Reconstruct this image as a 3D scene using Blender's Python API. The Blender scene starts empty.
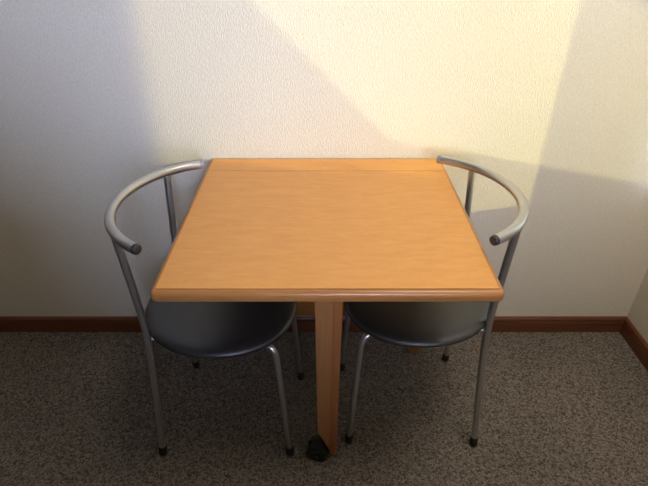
import bpy, bmesh, math
from mathutils import Vector, Matrix

SC = bpy.context.scene
COL = SC.collection

# ------------------------------------------------------------------ helpers
def lin(r, g, b):
    f = lambda c: (c/255/12.92) if c/255 <= 0.04045 else ((c/255+0.055)/1.055)**2.4
    return (f(r), f(g), f(b), 1.0)

def new_mat(name):
    m = bpy.data.materials.new(name); m.use_nodes = True
    nt = m.node_tree
    return m, nt, nt.nodes['Principled BSDF']

def N(nt, kind, **kw):
    n = nt.nodes.new(kind)
    for k, v in kw.items():
        if k in n.inputs: n.inputs[k].default_value = v
        else: setattr(n, k, v)
    return n

def plain(name, col, rough=0.5, metal=0.0, spec=0.5):
    m, nt, p = new_mat(name)
    p.inputs['Base Color'].default_value = col
    p.inputs['Roughness'].default_value = rough
    p.inputs['Metallic'].default_value = metal
    p.inputs['Specular IOR Level'].default_value = spec
    return m

def link_obj(name, bm, mat, parent=None, smooth=True, angle=40):
    bmesh.ops.recalc_face_normals(bm, faces=bm.faces)
    me = bpy.data.meshes.new(name); bm.to_mesh(me); bm.free()
    me.materials.append(mat)
    if smooth:
        for p in me.polygons: p.use_smooth = True
        try: me.set_sharp_from_angle(angle=math.radians(angle))
        except Exception: pass
    o = bpy.data.objects.new(name, me); COL.objects.link(o)
    if parent: o.parent = parent
    return o

def thing(name, label, cat, loc=(0, 0, 0), rz=0.0, group=None):
    o = bpy.data.objects.new(name, None); COL.objects.link(o)
    o.empty_display_size = 0.1
    o.location = loc; o.rotation_euler = (0, 0, rz)
    o['label'] = label; o['category'] = cat
    if group: o['group'] = group
    return o

def struct(o):
    o['kind'] = 'structure'
    return o

def box(bm, x0, x1, y0, y1, z0, z1, bevel=0.0, seg=2):
    r = bmesh.ops.create_cube(bm, size=1)
    vs = r['verts']
    for v in vs:
        v.co = Vector(((x0+x1)/2+v.co.x*(x1-x0), (y0+y1)/2+v.co.y*(y1-y0), (z0+z1)/2+v.co.z*(z1-z0)))
    if bevel > 0:
        es = {e for v in vs for e in v.link_edges}
        bmesh.ops.bevel(bm, geom=list(es), offset=bevel, segments=seg, profile=0.5, affect='EDGES')

def prism(bm, pts, d):
    """pts: 3-D polygon, extruded by vector d"""
    d = Vector(d)
    a = [bm.verts.new(Vector(p)) for p in pts]
    b = [bm.verts.new(Vector(p)+d) for p in pts]
    n = len(pts)
    bm.faces.new(a); bm.faces.new(list(reversed(b)))
    for i in range(n):
        bm.faces.new((a[i], b[i], b[(i+1) % n], a[(i+1) % n]))

def spline(pts, n=10):
    """Catmull-Rom through pts"""
    P = [Vector(p) for p in pts]
    P = [2*P[0]-P[1]] + P + [2*P[-1]-P[-2]]
    out = []
    for i in range(1, len(P)-2):
        for k in range(n):
            t = k/n
            a, b, c, d = P[i-1], P[i], P[i+1], P[i+2]
            out.append(0.5*((2*b)+(c-a)*t+(2*a-5*b+4*c-d)*t*t+(3*b-a-3*c+d)*t**3))
    out.append(P[-2])
    return out

def fillet(pts, rad, n=8):
    """polyline with rounded corners"""
    P = [Vector(p) for p in pts]
    if not isinstance(rad, (list, tuple)): rad = [rad]*len(P)
    out = [P[0]]
    for i in range(1, len(P)-1):
        a, b, c = P[i-1], P[i], P[i+1]
        u = (a-b); w = (c-b)
        r = min(rad[i], u.length*0.49, w.length*0.49)
        p0 = b+u.normalized()*r; p2 = b+w.normalized()*r
        for k in range(n+1):
            t = k/n
            out.append(p0*(1-t)**2+b*2*t*(1-t)+p2*t*t)
    out.append(P[-1])
    return out

def tube(bm, path, r, seg=16, cap=True):
    path = [Vector(p) for p in path]
    rr = r if isinstance(r, (list, tuple)) else [r]*len(path)
    t0 = (path[1]-path[0]).normalized()
    up = Vector((0, 0, 1)) if abs(t0.z) < 0.9 else Vector((1, 0, 0))
    n = t0.cross(up).normalized()
    rings = []
    for i, p in enumerate(path):
        if i == 0: t = path[1]-path[0]
        elif i == len(path)-1: t = path[-1]-path[-2]
        else: t = (path[i+1]-path[i]).normalized()+(path[i]-path[i-1]).normalized()
        t.normalize()
        n = (n-t*n.dot(t)).normalized()
        b = t.cross(n)
        rings.append([bm.verts.new(p+(n*math.cos(2*math.pi*k/seg)+b*math.sin(2*math.pi*k/seg))*rr[i]) for k in range(seg)])
    for i in range(len(rings)-1):
        for k in range(seg):
            bm.faces.new((rings[i][k], rings[i][(k+1) % seg], rings[i+1][(k+1) % seg], rings[i+1][k]))
    if cap:
        bm.faces.new(list(reversed(rings[0]))); bm.faces.new(rings[-1])

def capped(bm, p, d, r, length, seg=16):
    """little rounded plug starting at p along d"""
    p = Vector(p); d = Vector(d).normalized()
    prof = [(0, r), (length*0.5, r), (length*0.8, r*0.92), (length*0.95, r*0.72), (length, r*0.4)]
    tube(bm, [p+d*s for s, _ in prof], [q for _, q in prof], seg)

def lathe(bm, prof, n=48, shape=None, axis=None):
    """prof list of (r, z). shape(angle)->(x,y) unit outline"""
    shape = shape or (lambda a: (math.cos(a), math.sin(a)))
    rings = []
    for r, z in prof:
        if r < 1e-6:
            rings.append([bm.verts.new((0, 0, z))]); continue
        rings.append([bm.verts.new((shape(2*math.pi*k/n)[0]*r, shape(2*math.pi*k/n)[1]*r, z)) for k in range(n)])
    for a, b in zip(rings[:-1], rings[1:]):
        for k in range(n):
            q = []
            for v in ([a[k], a[(k+1) % n]] if len(a) > 1 else [a[0]]): q.append(v)
            for v in ([b[(k+1) % n], b[k]] if len(b) > 1 else [b[0]]): q.append(v)
            bm.faces.new(q)

# ------------------------------------------------------------------ materials
def wallpaper():
    m, nt, p = new_mat('woven_vinyl_wallpaper')
    tc = N(nt, 'ShaderNodeTexCoord')
    mp = N(nt, 'ShaderNodeMapping'); nt.links.new(tc.outputs['Object'], mp.inputs['Vector'])
    mp.inputs['Scale'].default_value = (1.0, 1.0, 0.42)
    n1 = N(nt, 'ShaderNodeTexNoise', Scale=330.0, Detail=2.0, Roughness=0.6)
    n2 = N(nt, 'ShaderNodeTexVoronoi', Scale=260.0)
    n3 = N(nt, 'ShaderNodeTexNoise', Scale=2.2, Detail=3.0)
    for n in (n1, n2, n3): nt.links.new(mp.outputs[0], n.inputs['Vector'])
    mix = N(nt, 'ShaderNodeMath', operation='MULTIPLY_ADD')
    nt.links.new(n2.outputs['Distance'], mix.inputs[0]); mix.inputs[1].default_value = 0.6
    nt.links.new(n1.outputs['Fac'], mix.inputs[2])
    bp = N(nt, 'ShaderNodeBump', Strength=WALL_BUMP, Distance=0.0012)
    nt.links.new(mix.outputs[0], bp.inputs['Height']); nt.links.new(bp.outputs[0], p.inputs['Normal'])
    cr = N(nt, 'ShaderNodeValToRGB')
    cr.color_ramp.elements[0].color = WALL_COL_A; cr.color_ramp.elements[1].color = WALL_COL_B
    cr.color_ramp.elements[0].position = 0.35; cr.color_ramp.elements[1].position = 0.7
    nt.links.new(n1.outputs['Fac'], cr.inputs[0]); nt.links.new(cr.outputs[0], p.inputs['Base Color'])
    p.inputs['Roughness'].default_value = 0.8; p.inputs['Specular IOR Level'].default_value = 0.25
    return m

def carpet():
    m, nt, p = new_mat('loop_carpet')
    tc = N(nt, 'ShaderNodeTexCoord')
    n1 = N(nt, 'ShaderNodeTexVoronoi', Scale=230.0)
    n2 = N(nt, 'ShaderNodeTexNoise', Scale=95.0, Detail=2.0, Roughness=0.7)
    n3 = N(nt, 'ShaderNodeTexNoise', Scale=4.0, Detail=3.0)
    for n in (n1, n2, n3): nt.links.new(tc.outputs['Object'], n.inputs['Vector'])
    sep = N(nt, 'ShaderNodeSeparateColor'); nt.links.new(n1.outputs['Color'], sep.inputs[0])
    av = N(nt, 'ShaderNodeMath', operation='MULTIPLY_ADD'); av.inputs[1].default_value = 0.55
    sc = N(nt, 'ShaderNodeMath', operation='MULTIPLY'); sc.inputs[1].default_value = 0.5
    nt.links.new(n2.outputs['Fac'], sc.inputs[0])
    nt.links.new(sep.outputs[0], av.inputs[0]); nt.links.new(sc.outputs[0], av.inputs[2])
    cr = N(nt, 'ShaderNodeValToRGB'); e = cr.color_ramp.elements
    e[0].position = 0.22; e[0].color = CARPET_A; e[1].position = 0.80; e[1].color = CARPET_B
    nt.links.new(av.outputs[0], cr.inputs[0])
    mx = N(nt, 'ShaderNodeMix', data_type='RGBA', blend_type='MULTIPLY')
    mx.inputs[0].default_value = 0.3
    nt.links.new(cr.outputs[0], mx.inputs[6]); nt.links.new(n3.outputs['Fac'], mx.inputs[7])
    nt.links.new(mx.outputs[2], p.inputs['Base Color'])
    bp = N(nt, 'ShaderNodeBump', Strength=0.6, Distance=0.002, invert=True)
    nt.links.new(n1.outputs['Distance'], bp.inputs['Height']); nt.links.new(bp.outputs[0], p.inputs['Normal'])
    p.inputs['Roughness'].default_value = 0.95; p.inputs['Specular IOR Level'].default_value = 0.1
    return m

def wood(name, ca, cb, rough, grain=(3.0, 42.0, 42.0), coat=0.0, spec=0.5, streak=0.5):
    m, nt, p = new_mat(name)
    tc = N(nt, 'ShaderNodeTexCoord')
    mp = N(nt, 'ShaderNodeMapping'); mp.inputs['Scale'].default_value = grain
    nt.links.new(tc.outputs['Object'], mp.inputs['Vector'])
    n1 = N(nt, 'ShaderNodeTexNoise', Scale=1.0, Detail=5.0, Roughness=0.6, Distortion=0.6)
    mp2 = N(nt, 'ShaderNodeMapping'); mp2.inputs['Scale'].default_value = tuple(g*5 for g in grain)
    nt.links.new(tc.outputs['Object'], mp2.inputs['Vector'])
    n2 = N(nt, 'ShaderNodeTexNoise', Scale=1.0, Detail=3.0, Roughness=0.6)
    nt.links.new(mp.outputs[0], n1.inputs['Vector']); nt.links.new(mp2.outputs[0], n2.inputs['Vector'])
    ad = N(nt, 'ShaderNodeMath', operation='MULTIPLY_ADD'); ad.inputs[1].default_value = streak
    nt.links.new(n2.outputs['Fac'], ad.inputs[0]); nt.links.new(n1.outputs['Fac'], ad.inputs[2])
    cr = N(nt, 'ShaderNodeValToRGB'); e = cr.color_ramp.elements
    e[0].position = 0.45; e[0].color = ca; e[1].position = 1.0; e[1].color = cb
    nt.links.new(ad.outputs[0], cr.inputs[0]); nt.links.new(cr.outputs[0], p.inputs['Base Color'])
    bp = N(nt, 'ShaderNodeBump', Strength=0.08, Distance=0.001)
    nt.links.new(n2.outputs['Fac'], bp.inputs['Height']); nt.links.new(bp.outputs[0], p.inputs['Normal'])
    p.inputs['Roughness'].default_value = rough; p.inputs['Specular IOR Level'].default_value = spec
    p.inputs['Coat Weight'].default_value = coat; p.inputs['Coat Roughness'].default_value = 0.25
    return m

def vinyl():
    m, nt, p = new_mat('black_vinyl')
    tc = N(nt, 'ShaderNodeTexCoord')
    n = N(nt, 'ShaderNodeTexVoronoi', Scale=380.0)
    nt.links.new(tc.outputs['Object'], n.inputs['Vector'])
    bp = N(nt, 'ShaderNodeBump', Strength=0.25, Distance=0.0006)
    nt.links.new(n.outputs['Distance'], bp.inputs['Height']); nt.links.new(bp.outputs[0], p.inputs['Normal'])
    p.inputs['Base Color'].default_value = (0.014, 0.014, 0.015, 1)
    p.inputs['Roughness'].default_value = 0.40
    p.inputs['Specular IOR Level'].default_value = 1.0
    return m

def brushed(name, col, rough):
    m, nt, p = new_mat(name)
    tc = N(nt, 'ShaderNodeTexCoord')
    n = N(nt, 'ShaderNodeTexNoise', Scale=300.0, Detail=1.0)
    nt.links.new(tc.outputs['Object'], n.inputs['Vector'])
    mr = N(nt, 'ShaderNodeMapRange'); mr.inputs['To Min'].default_value = rough-0.04; mr.inputs['To Max'].default_value = rough+0.06
    nt.links.new(n.outputs['Fac'], mr.inputs['Value']); nt.links.new(mr.outputs[0], p.inputs['Roughness'])
    p.inputs['Base Color'].default_value = col; p.inputs['Metallic'].default_value = 0.9
    return m

# ------------------------------------------------------------------ tunables
WALL_BUMP = 0.6
WALL_COL_A = (0.69, 0.66, 0.565, 1); WALL_COL_B = (0.79, 0.76, 0.66, 1)
CARPET_A = (0.06, 0.053, 0.045, 1); CARPET_B = (0.285, 0.25, 0.212, 1)

M_WALL = wallpaper()
M_CARPET = carpet()
M_CEIL = plain('dark_unseen_ceiling', (0.25, 0.21, 0.17, 1), 0.9)  # out of view, kept dark so less light bounces
M_DIM = plain('dark_unseen_wall', (0.13, 0.105, 0.08, 1), 0.9)  # dark tone picked for unseen walls to cut bounced light
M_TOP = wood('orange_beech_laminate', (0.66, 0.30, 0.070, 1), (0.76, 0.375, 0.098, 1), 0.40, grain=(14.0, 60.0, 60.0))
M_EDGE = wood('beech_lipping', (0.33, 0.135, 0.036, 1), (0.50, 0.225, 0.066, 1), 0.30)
M_LEG = wood('beech_leg', (0.30, 0.125, 0.04, 1), (0.41, 0.185, 0.062, 1), 0.45, grain=(42.0, 42.0, 3.0))
M_BATTEN = wood('reddish_beech', (0.30, 0.105, 0.030, 1), (0.40, 0.15, 0.045, 1), 0.42, grain=(42.0, 42.0, 3.0))
M_SEAM = plain('dark_seam', (0.09, 0.035, 0.012, 1), 0.8)
M_BASE = wood('stained_baseboard', (0.10, 0.032, 0.013, 1), (0.17, 0.06, 0.024, 1), 0.4)
M_VINYL = vinyl()
M_STEEL = brushed('silver_painted_steel', (0.54, 0.54, 0.53, 1), 0.30)
M_RUBBER = plain('black_rubber', (0.012, 0.012, 0.012, 1), 0.6)
M_PLUG = plain('dark_grey_plastic_plug', (0.03, 0.03, 0.032, 1), 0.35)
M_PLUG_GREY = plain('grey_plastic_plug', (0.33, 0.33, 0.34, 1), 0.4)
M_CASTER = plain('black_nylon', (0.010, 0.010, 0.011, 1), 0.35)
M_CHROME = plain('chrome', (0.8, 0.8, 0.8, 1), 0.12, 1.0)
M_FRAME = plain('window_frame_aluminium', (0.45, 0.43, 0.40, 1), 0.4, 0.6)

# ------------------------------------------------------------------ room
XL, XR, YB, YF, ZC = -2.40, 1.151, 1.452, -2.6, 2.7
T = 0.15
W1 = (1.082, 1.356, 0.625, 1.95)      # y0, y1, z0, z1
W2 = (0.45, 0.98, 1.45, 1.95)
W3 = (-0.1, 1.10, 0.9, 2.5)           # x0, x1, z0, z1 in the wall behind the camera
bm = bmesh.new(); box(bm, XL-T, XR+T, YF-T, YB+T, -0.1, 0.0); struct(link_obj('floor', bm, M_CARPET, smooth=False))
bm = bmesh.new(); box(bm, XL-T, XR+T, YF-T, YB+T, ZC, ZC+0.1); struct(link_obj('ceiling', bm, M_CEIL, smooth=False))
bm = bmesh.new(); box(bm, XL-T, XR+T, YB, YB+T, 0, ZC); struct(link_obj('wall_back', bm, M_WALL, smooth=False))
bm = bmesh.new()
box(bm, XL-T, W3[0], YF-T, YF, 0, ZC); box(bm, W3[1], XR+T, YF-T, YF, 0, ZC)
box(bm, W3[0], W3[1], YF-T, YF, 0, W3[2]); box(bm, W3[0], W3[1], YF-T, YF, W3[3], ZC)
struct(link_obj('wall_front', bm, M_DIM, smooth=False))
bm = bmesh.new(); box(bm, -1.9, -0.12, -0.48, -0.36, 0, 1.33); box(bm, -0.12, XR, -0.48, -0.36, 0, 0.90); struct(link_obj('added_light_blocker', bm, M_DIM, smooth=False))  # unseen half-height blocker, added to shade the lower wall and left side

# right wall: a narrow window beside the corner, and an unseen one added for skylight
bm = bmesh.new()
def rw(y0, y1, z0, z1): box(bm, XR, XR+T, y0, y1, z0, z1)
rw(YF, W2[0], 0, ZC); rw(W2[1], W1[0], 0, ZC); rw(W2[0], W2[1], 0, W2[2]); rw(W2[0], W2[1], W2[3], ZC); rw(W1[1], YB, 0, ZC)
rw(W1[0], W1[1], 0, W1[2]); rw(W1[0], W1[1], W1[3], ZC)
struct(link_obj('wall_right', bm, M_WALL, smooth=False))

# left wall: unseen opening, its slanted edges made up to shape the second beam
bm = bmesh.new()
def lw(pts): prism(bm, [(XL, y, z) for y, z in pts], (-T, 0, 0))
GD = (1.0, 1.0, -0.40)                 # direction of the second, low beam
def gap(x, z):                         # back-wall point -> (y, z) on the left wall
    t = (x-XL)/GD[0]; return (YB-GD[1]*t, z-GD[2]*t)
pc = gap(0.20, 0.776); pr = gap(1.5, 0.540); pu = gap(-0.194, 1.162)
LZ1 = 2.5
k = (LZ1-pc[1])/(pu[1]-pc[1]); pt = (pc[0]+k*(pu[0]-pc[0]), LZ1)
LY0 = pr[0]
lw([(YF, 0), (YB, 0), (YB, pc[1]), pc, (YF, pc[1])])
lw([(YF, pc[1]), pc, pr, (LY0, LZ1), (YF, LZ1)])
lw([pc, (YB, pc[1]), (YB, LZ1), pt])
lw([(YF, LZ1), (YB, LZ1), (YB, ZC), (YF, ZC)])
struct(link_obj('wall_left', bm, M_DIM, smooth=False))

def window_frame(name, x, y0, y1, z0, z1, w=0.012):
    bm = bmesh.new()
    box(bm, x-0.02, x+0.02, y0-0.002, y0+w, z0, z1); box(bm, x-0.02, x+0.02, y1-w, y1+0.002, z0, z1)
    box(bm, x-0.02, x+0.02, y0, y1, z0-0.002, z0+w); box(bm, x-0.02, x+0.02, y0, y1, z1-w, z1+0.002)
    return struct(link_obj(name, bm, M_FRAME, smooth=False))
window_frame('window_1', XR+T-0.02, *W1, w=0.008)
window_frame('added_window', XR+T-0.02, *W2, w=0.03)

def baseboard(name, pts_xy, d):
    """profile board 70 mm high with a rounded top, standing along a wall"""
    (xa, ya), (xb, yb) = pts_xy
    prof = [(0, 0), (0.012, 0), (0.012, 0.048), (0.0105, 0.052), (0.012, 0.056), (0.011, 0.064), (0.007, 0.0695), (0, 0.070)]
    bm = bmesh.new()
    pts = [(xa+d[0]*o, ya+d[1]*o, z) for o, z in prof]
    prism(bm, pts, (xb-xa, yb-ya, 0))
    return struct(link_obj(name, bm, M_BASE, smooth=False))
baseboard('baseboard_back', ((XL, YB), (XR, YB)), (0, -1))
baseboard('baseboard_right', ((XR, YF), (XR, YB-0.012)), (-1, 0))
baseboard('baseboard_left', ((XL, YF), (XL, YB-0.012)), (1, 0))

# ------------------------------------------------------------------ table
TX0, TX1, TY0, TY1, TZ, TH = -0.350, 0.363, 0.784, 1.449, 0.72, 0.027
tcx, tcy = (TX0+TX1)/2, (TY0+TY1)/2
tab = thing('folding_table', 'orange wooden square table on a caster leg, pushed against the wall between two chairs', 'table', (tcx, tcy, 0))
def L(x, y): return x-tcx, y-tcy
lip = 0.011
hx, hy = (TX1-TX0)/2, (TY1-TY0)/2
# bullnose lipped slab: rounded outline swept through a half-round profile
def round_rect(hx, hy, r, n=8):
    pts = []
    for cx, cy, a0 in ((hx-r, hy-r, 0), (-hx+r, hy-r, 90), (-hx+r, -hy+r, 180), (hx-r, -hy+r, 270)):
        for k in range(n+1):
            a = math.radians(a0+90*k/n); pts.append((cx+r*math.cos(a), cy+r*math.sin(a)))
    return pts
bm = bmesh.new()
rings = []
prof = []
er = 0.0105
for k in range(7):
    a = math.radians(90-90*k/6); prof.append((er*(1-math.cos(a)), TZ-er+er*math.sin(a)))
for k in range(1, 6):
    a = math.radians(-90*k/5); q = 0.008; prof.append((q*(1-math.cos(a)), TZ-TH+q+q*math.sin(a)))
for ins, z in prof:
    rings.append([bm.verts.new((x, y, z)) for x, y in round_rect(hx-ins, hy-ins, max(0.012-ins, 0.003))])
n = len(rings[0])
for a, b in zip(rings[:-1], rings[1:]):
    for k in range(n): bm.faces.new((a[k], a[(k+1) % n], b[(k+1) % n], b[k]))
bm.faces.new(rings[-1])
# flat rim on the top left open in the middle for the laminate panel
inner = [bm.verts.new((x, y, TZ)) for x, y in round_rect(hx-er-0.0005, hy-er-0.0005, 0.003)]
for k in range(n): bm.faces.new((inner[k], inner[(k+1) % n], rings[0][(k+1) % n], rings[0][k]))
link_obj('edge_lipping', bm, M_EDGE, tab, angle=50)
bm = bmesh.new()
px, py = hx-er-0.0005, hy-er-0.0005
YS = 1.352-tcy           # fold line near the wall
g = 0.0008
for (a, b) in ((-py+0.0030, YS-g), (YS+g, py)):
    box(bm, -px, px, a, b, TZ-0.004, TZ)
top = link_obj('tabletop', bm, M_TOP, tab, smooth=False)
for ya, yb in ((-py-0.0005, -py+0.004), (YS-0.002, YS+0.002)):
    bm = bmesh.new(); box(bm, -px, px, ya, yb, TZ-0.006, TZ-0.0012)
    o = link_obj('seam', bm, M_SEAM, tab, smooth=False); o['label'] = 'thin dark seam line'

# front post on the caster
bm = bmesh.new()
pts = [(-0.0175, 0.130), (0.003, 0.082), (0.0165, 0.045), (0.0215, TZ-TH), (-0.022, TZ-TH)]
prism(bm, [(L(x, 0)[0], 0.895-tcy, z) for x, z in pts], (0, 0.035, 0))
bmesh.ops.bevel(bm, geom=bm.edges[:], offset=0.001, segments=2, affect='EDGES')
post = link_obj('leg', bm, M_LEG, tab, angle=30)
bm = bmesh.new()
x0 = L(0.0217, 0)[0]; x1 = L(0.0445, 0)[0]
prism(bm, [(x0-0.005, 0.897-tcy, 0.022), (x1-0.0085, 0.897-tcy, 0.022), (x1, 0.897-tcy, TZ-TH), (x0, 0.897-tcy, TZ-TH)], (0, 0.033, 0))
bmesh.ops.bevel(bm, geom=bm.edges[:], offset=0.0022, segments=2, affect='EDGES')
o = link_obj('leg_batten', bm, M_BATTEN, tab, angle=30)
# rear frame
for sx in (-1, 1):
    bm = bmesh.new(); cx = sx*0.325
    box(bm, cx-0.022, cx+0.022, 1.325-tcy, 1.355-tcy, 0.0, TZ-TH, bevel=0.003)
    link_obj('leg', bm, M_LEG, tab, angle=30)
bm = bmesh.new(); box(bm, -0.303, 0.303, 1.330-tcy, 1.350-tcy, 0.178, 0.25, bevel=0.002)
link_obj('stretcher', bm, M_EDGE, tab, angle=30)
bm = bmesh.new(); box(bm, -0.303, 0.303, 1.328-tcy, 1.352-tcy, TZ-TH-0.06, TZ-TH, bevel=0.002)
link_obj('apron', bm, M_EDGE, tab, angle=30)
bm = bmesh.new(); box(bm, L(-0.012, 0)[0], L(0.020, 0)[0], 0.930-tcy, 1.329-tcy, TZ-TH-0.05, TZ-TH, bevel=0.002)
link_obj('support_rail', bm, M_LEG, tab, angle=30)

# caster: twin wheels under a hood, fixed to the foot of the post
cx, cy = L(-0.014, 0.912)
cas = bpy.data.objects.new('caster', None); COL.objects.link(cas); cas.parent = tab; cas.location = (cx, cy, 0); cas.rotation_euler = (0, 0, math.radians(74))
R = 0.030
for s in (-1, 1):
    bm = bmesh.new()
    prof = [(0.0, 0.003), (R*0.35, 0.003), (R*0.4, 0.006), (R*0.78, 0.007), (R*0.9, 0.0105), (R, 0.0085), (R, -0.0085), (R*0.9, -0.0095), (0.0, -0.0095)]
    lathe(bm, prof, 36)
    bm.transform(Matrix.Translation((s*0.0125, 0, R)) @ Matrix.Rotation(math.radians(90*s), 4, 'Y'))
    link_obj('wheel', bm, M_CASTER, cas, angle=35)
bm = bmesh.new()
# hood: arc band over the wheels
arc = [math.radians(a) for a in range(-10, 131, 10)]
pts = [(0, (R+0.0035)*math.cos(a), R+(R+0.0035)*math.sin(a)) for a in arc]
inn = [(0, (R+0.0010)*math.cos(a), R+(R+0.0010)*math.sin(a)) for a in reversed(arc)]
prism(bm, [(-0.023, p[1], p[2]) for p in pts+inn], (0.046, 0, 0))
box(bm, -0.0022, 0.0022, -0.006, R, R-0.006, 2*R)
link_obj('hood', bm, M_CASTER, cas, angle=35)
bm = bmesh.new(); tube(bm, [(0.0, 0.012, R+0.026), (0.0, 0.012, R+0.05)], 0.0055, 14)
link_obj('stem', bm, M_CHROME, cas)
bm = bmesh.new(); tube(bm, [(-0.0265, 0, R), (0.0265, 0, R)], 0.0035, 12)
link_obj('axle', bm, M_CHROME, cas)

# ------------------------------------------------------------------ chairs  (local: +x is the open front)
ZR, RT, RL = 0.763, 0.0122, 0.0094
RC, RAPEX = 0.237, -0.230
def rail_pt(y, rot):
    return rot @ Vector((RAPEX+RC-math.sqrt(RC*RC-y*y), y, ZR))
def rail_path(rot):
    half = math.asin(0.213/RC)
    out = []
    for k in range(41):
        a = -half+2*half*k/40
        out.append(rot @ Vector((RAPEX+RC-RC*math.cos(a), RC*math.sin(a), ZR)))
    return out

def make_chair(label, loc, rz):
    ch = thing('tube_chair', label, 'chair', loc, rz, 'tube chairs at the table')
    # back rail
    bm = bmesh.new(); rot = Matrix.Rotation(math.radians(-2.5 if math.cos(rz) > 0 else 2.5), 3, 'Z'); path = rail_path(rot); tube(bm, path, RT, 20)
    rail = link_obj('back_rail', bm, M_STEEL, ch)
    near = 0 if math.cos(rz) > 0 else 1      # the end towards the room has a black plug, the wall end a grey one
    for k, (p, q) in enumerate(((path[0], path[1]), (path[-1], path[-2]))):
        bm = bmesh.new(); d = (p-q).normalized(); capped(bm, p-d*0.002, d, RT*0.985, 0.012, 20)
        o = link_obj('end_cap', bm, M_PLUG if k == near else M_PLUG_GREY, rail); o['label'] = 'black plastic end plug' if k == near else 'grey plastic end plug'
    # legs
    for s in (-1, 1):
        join = rail_pt(0.155*s, rot)-Vector((0, 0, RT*0.6))
        knee = (-0.170, 0.128*s, 0.425); foot = (-0.192, 0.172*s, 0.020)
        bm = bmesh.new(); tube(bm, fillet([join, knee, foot], 0.12, 10), RL, 16)
        leg = link_obj('leg', bm, M_STEEL, ch)
        d = (Vector(foot)-Vector(knee)).normalized()
        bm = bmesh.new(); p = Vector(foot)
        tube(bm, [p-d*0.012, p-d*0.010, Vector((p.x, p.y+0.002*s, 0.004)), Vector((p.x, p.y+0.002*s, 0.0))], [0.0095, 0.0112, 0.0122, 0.0112], 18)
        o = link_obj('foot', bm, M_RUBBER, leg); o['label'] = 'black rubber foot'
        # front leg turns under the seat and runs back to the rear leg
        foot = (0.185, 0.147*s, 0.020); bend = (0.160, 0.136*s, 0.424); back = (-0.166, 0.127*s, 0.424)
        bm = bmesh.new(); tube(bm, fillet([foot, bend, (0.085, 0.100*s, 0.4250), (-0.10, 0.100*s, 0.4250), back], [0, 0.05, 0.05, 0.05, 0], 9), 0.0082, 16)
        leg = link_obj('leg', bm, M_STEEL, ch)
        d = (Vector(foot)-Vector(bend)).normalized()
        bm = bmesh.new(); p = Vector(foot)
        tube(bm, [p-d*0.012, p-d*0.010, Vector((p.x, p.y, 0.004)), Vector((p.x, p.y, 0.0))], [0.0095, 0.0112, 0.0122, 0.0112], 18)
        o = link_obj('foot', bm, M_RUBBER, leg); o['label'] = 'black rubber foot'
    # seat: round pad, a little squarer towards the front
    def outline(a):
        c, s_ = math.cos(a), math.sin(a); e = 2.25 if c > 0 else 2.05
        k = (abs(c)**e+abs(s_)**e)**(-1/e)
        return c*k, s_*k
    R = 0.207
    prof = [(0, 0.4645), (R*0.3, 0.4650), (R*0.6, 0.4660), (R*0.8, 0.4655), (R*0.9, 0.4630), (R*0.96, 0.4585), (R*0.99, 0.4535),
            (R, 0.4485), (R*0.992, 0.4450), (R*0.975, 0.4435)]
    bm = bmesh.new(); lathe(bm, prof+[(0, 0.4435)], 72, outline); bm.transform(Matrix.Translation((-0.004, 0, 0)))
    link_obj('seat', bm, M_VINYL, ch, angle=60)
    bm = bmesh.new(); lathe(bm, [(0, 0.4437), (R*0.972, 0.4437), (R*0.972, 0.4405), (R*0.93, 0.4355), (R*0.8, 0.4330), (0, 0.4330)], 72, outline)
    link_obj('seat_pan', bm, M_RUBBER, ch, angle=40)
    return ch

make_chair('silver tube chair with round black seat on the left of the table', (-0.275, 1.078, 0), math.radians(-4))
make_chair('silver tube chair with round black seat on the right of the table', (0.254, 1.115, 0), math.radians(182.5))

# ------------------------------------------------------------------ light
SKY_WARM = (9.3, 7.6, 6.0, 1)
SKY_BLUE = (17.2, 20.2, 31.0, 1)
SKY_SIDE = (1.25, 1.35, 1.2, 1)         # open sky to the sides
SKY_GLOW = (3.0, 3.0, 3.0, 1)      # bright haze around the low sun
w = bpy.data.worlds.new('sky'); SC.world = w; w.use_nodes = True
bg = w.node_tree.nodes['Background']
wn = w.node_tree
tc = N(wn, 'ShaderNodeTexCoord'); sx = N(wn, 'ShaderNodeSeparateXYZ'); wn.links.new(tc.outputs['Generated'], sx.inputs[0])
def ramp(sock, a, b):
    m = N(wn, 'ShaderNodeMapRange'); m.inputs['From Min'].default_value = a; m.inputs['From Max'].default_value = b
    wn.links.new(sock, m.inputs['Value']); return m.outputs[0]
def mixc(f, a, b):
    m = N(wn, 'ShaderNodeMix', data_type='RGBA'); wn.links.new(f, m.inputs[0])
    for sock, v in ((m.inputs[6], a), (m.inputs[7], b)):
        if isinstance(v, tuple): sock.default_value = v
        else: wn.links.new(v, sock)
    return m.outputs[2]
rear = mixc(ramp(sx.outputs['X'], -0.06, 0.16), SKY_WARM, SKY_BLUE)
dp = N(wn, 'ShaderNodeVectorMath', operation='DOT_PRODUCT'); wn.links.new(tc.outputs['Generated'], dp.inputs[0])
dp.inputs[1].default_value = Vector((1, -0.2, 0.15)).normalized()
pw = N(wn, 'ShaderNodeMath', operation='POWER'); pw.inputs[1].default_value = 40
wn.links.new(ramp(dp.outputs['Value'], 0.0, 1.0), pw.inputs[0])
side = mixc(pw.outputs[0], SKY_SIDE, SKY_GLOW)
mx = N(wn, 'ShaderNodeMix', data_type='RGBA'); wn.links.new(ramp(sx.outputs['Y'], -0.8, -0.65), mx.inputs[0])
wn.links.new(rear, mx.inputs[6]); wn.links.new(side, mx.inputs[7])
wn.links.new(mx.outputs[2], bg.inputs[0]); bg.inputs[1].default_value = 1.0

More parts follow.
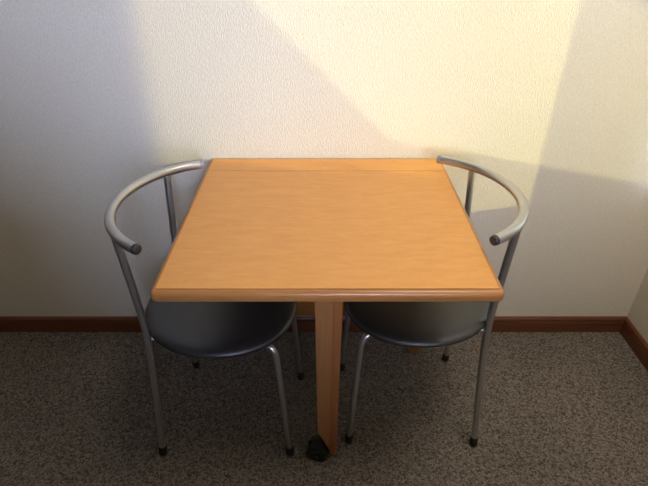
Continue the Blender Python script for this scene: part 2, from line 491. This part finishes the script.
def sun(name, d, strength, col, ang):
    l = bpy.data.lights.new(name, 'SUN'); l.energy = strength; l.color = col; l.angle = math.radians(ang)
    o = bpy.data.objects.new(name, l); COL.objects.link(o)
    o.rotation_euler = Vector(d).to_track_quat('-Z', 'Y').to_euler()
    return o
def lamp(name, loc, size, power, col):
    l = bpy.data.lights.new(name, 'AREA'); l.shape = 'DISK'; l.size = size; l.energy = power; l.color = col; l.spread = math.radians(115)
    o = bpy.data.objects.new(name, l); COL.objects.link(o); o.location = loc
lamp('added_overhead_fill', (0.68, 0.60, ZC-0.10), 0.80, 9.6, (1.0, 0.86, 0.72))  # unseen soft light, added to brighten the tabletop and right floor
sun('low_sun', (-1, 0.2, -0.15), 4.9, (1.0, 0.86, 0.34), 0.53)
sun('sun_glint', GD, 1.1, (1.0, 0.92, 0.48), 0.30)

def portal(name, loc, d, sx, sy):
    l = bpy.data.lights.new(name, 'AREA'); l.shape = 'RECTANGLE'; l.size = sx; l.size_y = sy
    l.cycles.is_portal = True
    o = bpy.data.objects.new(name, l); COL.objects.link(o); o.location = loc
    o.rotation_euler = Vector(d).to_track_quat('-Z', 'Z').to_euler()
portal('portal_corner', (XR+T, (W1[0]+W1[1])/2, (W1[2]+W1[3])/2), (-1, 0, 0), W1[1]-W1[0], W1[3]-W1[2])
portal('portal_side', (XR+T, (W2[0]+W2[1])/2, (W2[2]+W2[3])/2), (-1, 0, 0), W2[1]-W2[0], W2[3]-W2[2])
portal('portal_rear', ((W3[0]+W3[1])/2, YF-T, (W3[2]+W3[3])/2), (0, 1, 0), W3[1]-W3[0], W3[3]-W3[2])
portal('portal_left', (XL-T, (LY0+pt[0])/2, (pc[1]+LZ1)/2), (1, 0, 0), pt[0]-LY0, LZ1-pc[1])

# ------------------------------------------------------------------ camera
cam = bpy.data.cameras.new('camera'); cam.sensor_width = 36; cam.lens = 28.0; cam.clip_start = 0.02
co = bpy.data.objects.new('camera', cam); COL.objects.link(co)
co.location = (0, 0, 1.349); co.rotation_euler = (math.radians(90-33.1), 0, 0)
SC.camera = co

SC.view_settings.view_transform = 'Standard'
SC.view_settings.look = 'None'
SC.view_settings.gamma = 1.0
SC.view_settings.use_curve_mapping = False
SC.view_settings.exposure = -0.03
SC.cycles.use_denoising = True
SC.cycles.max_bounces = 12
SC.cycles.diffuse_bounces = 8
SC.cycles.sample_clamp_indirect = 6.0
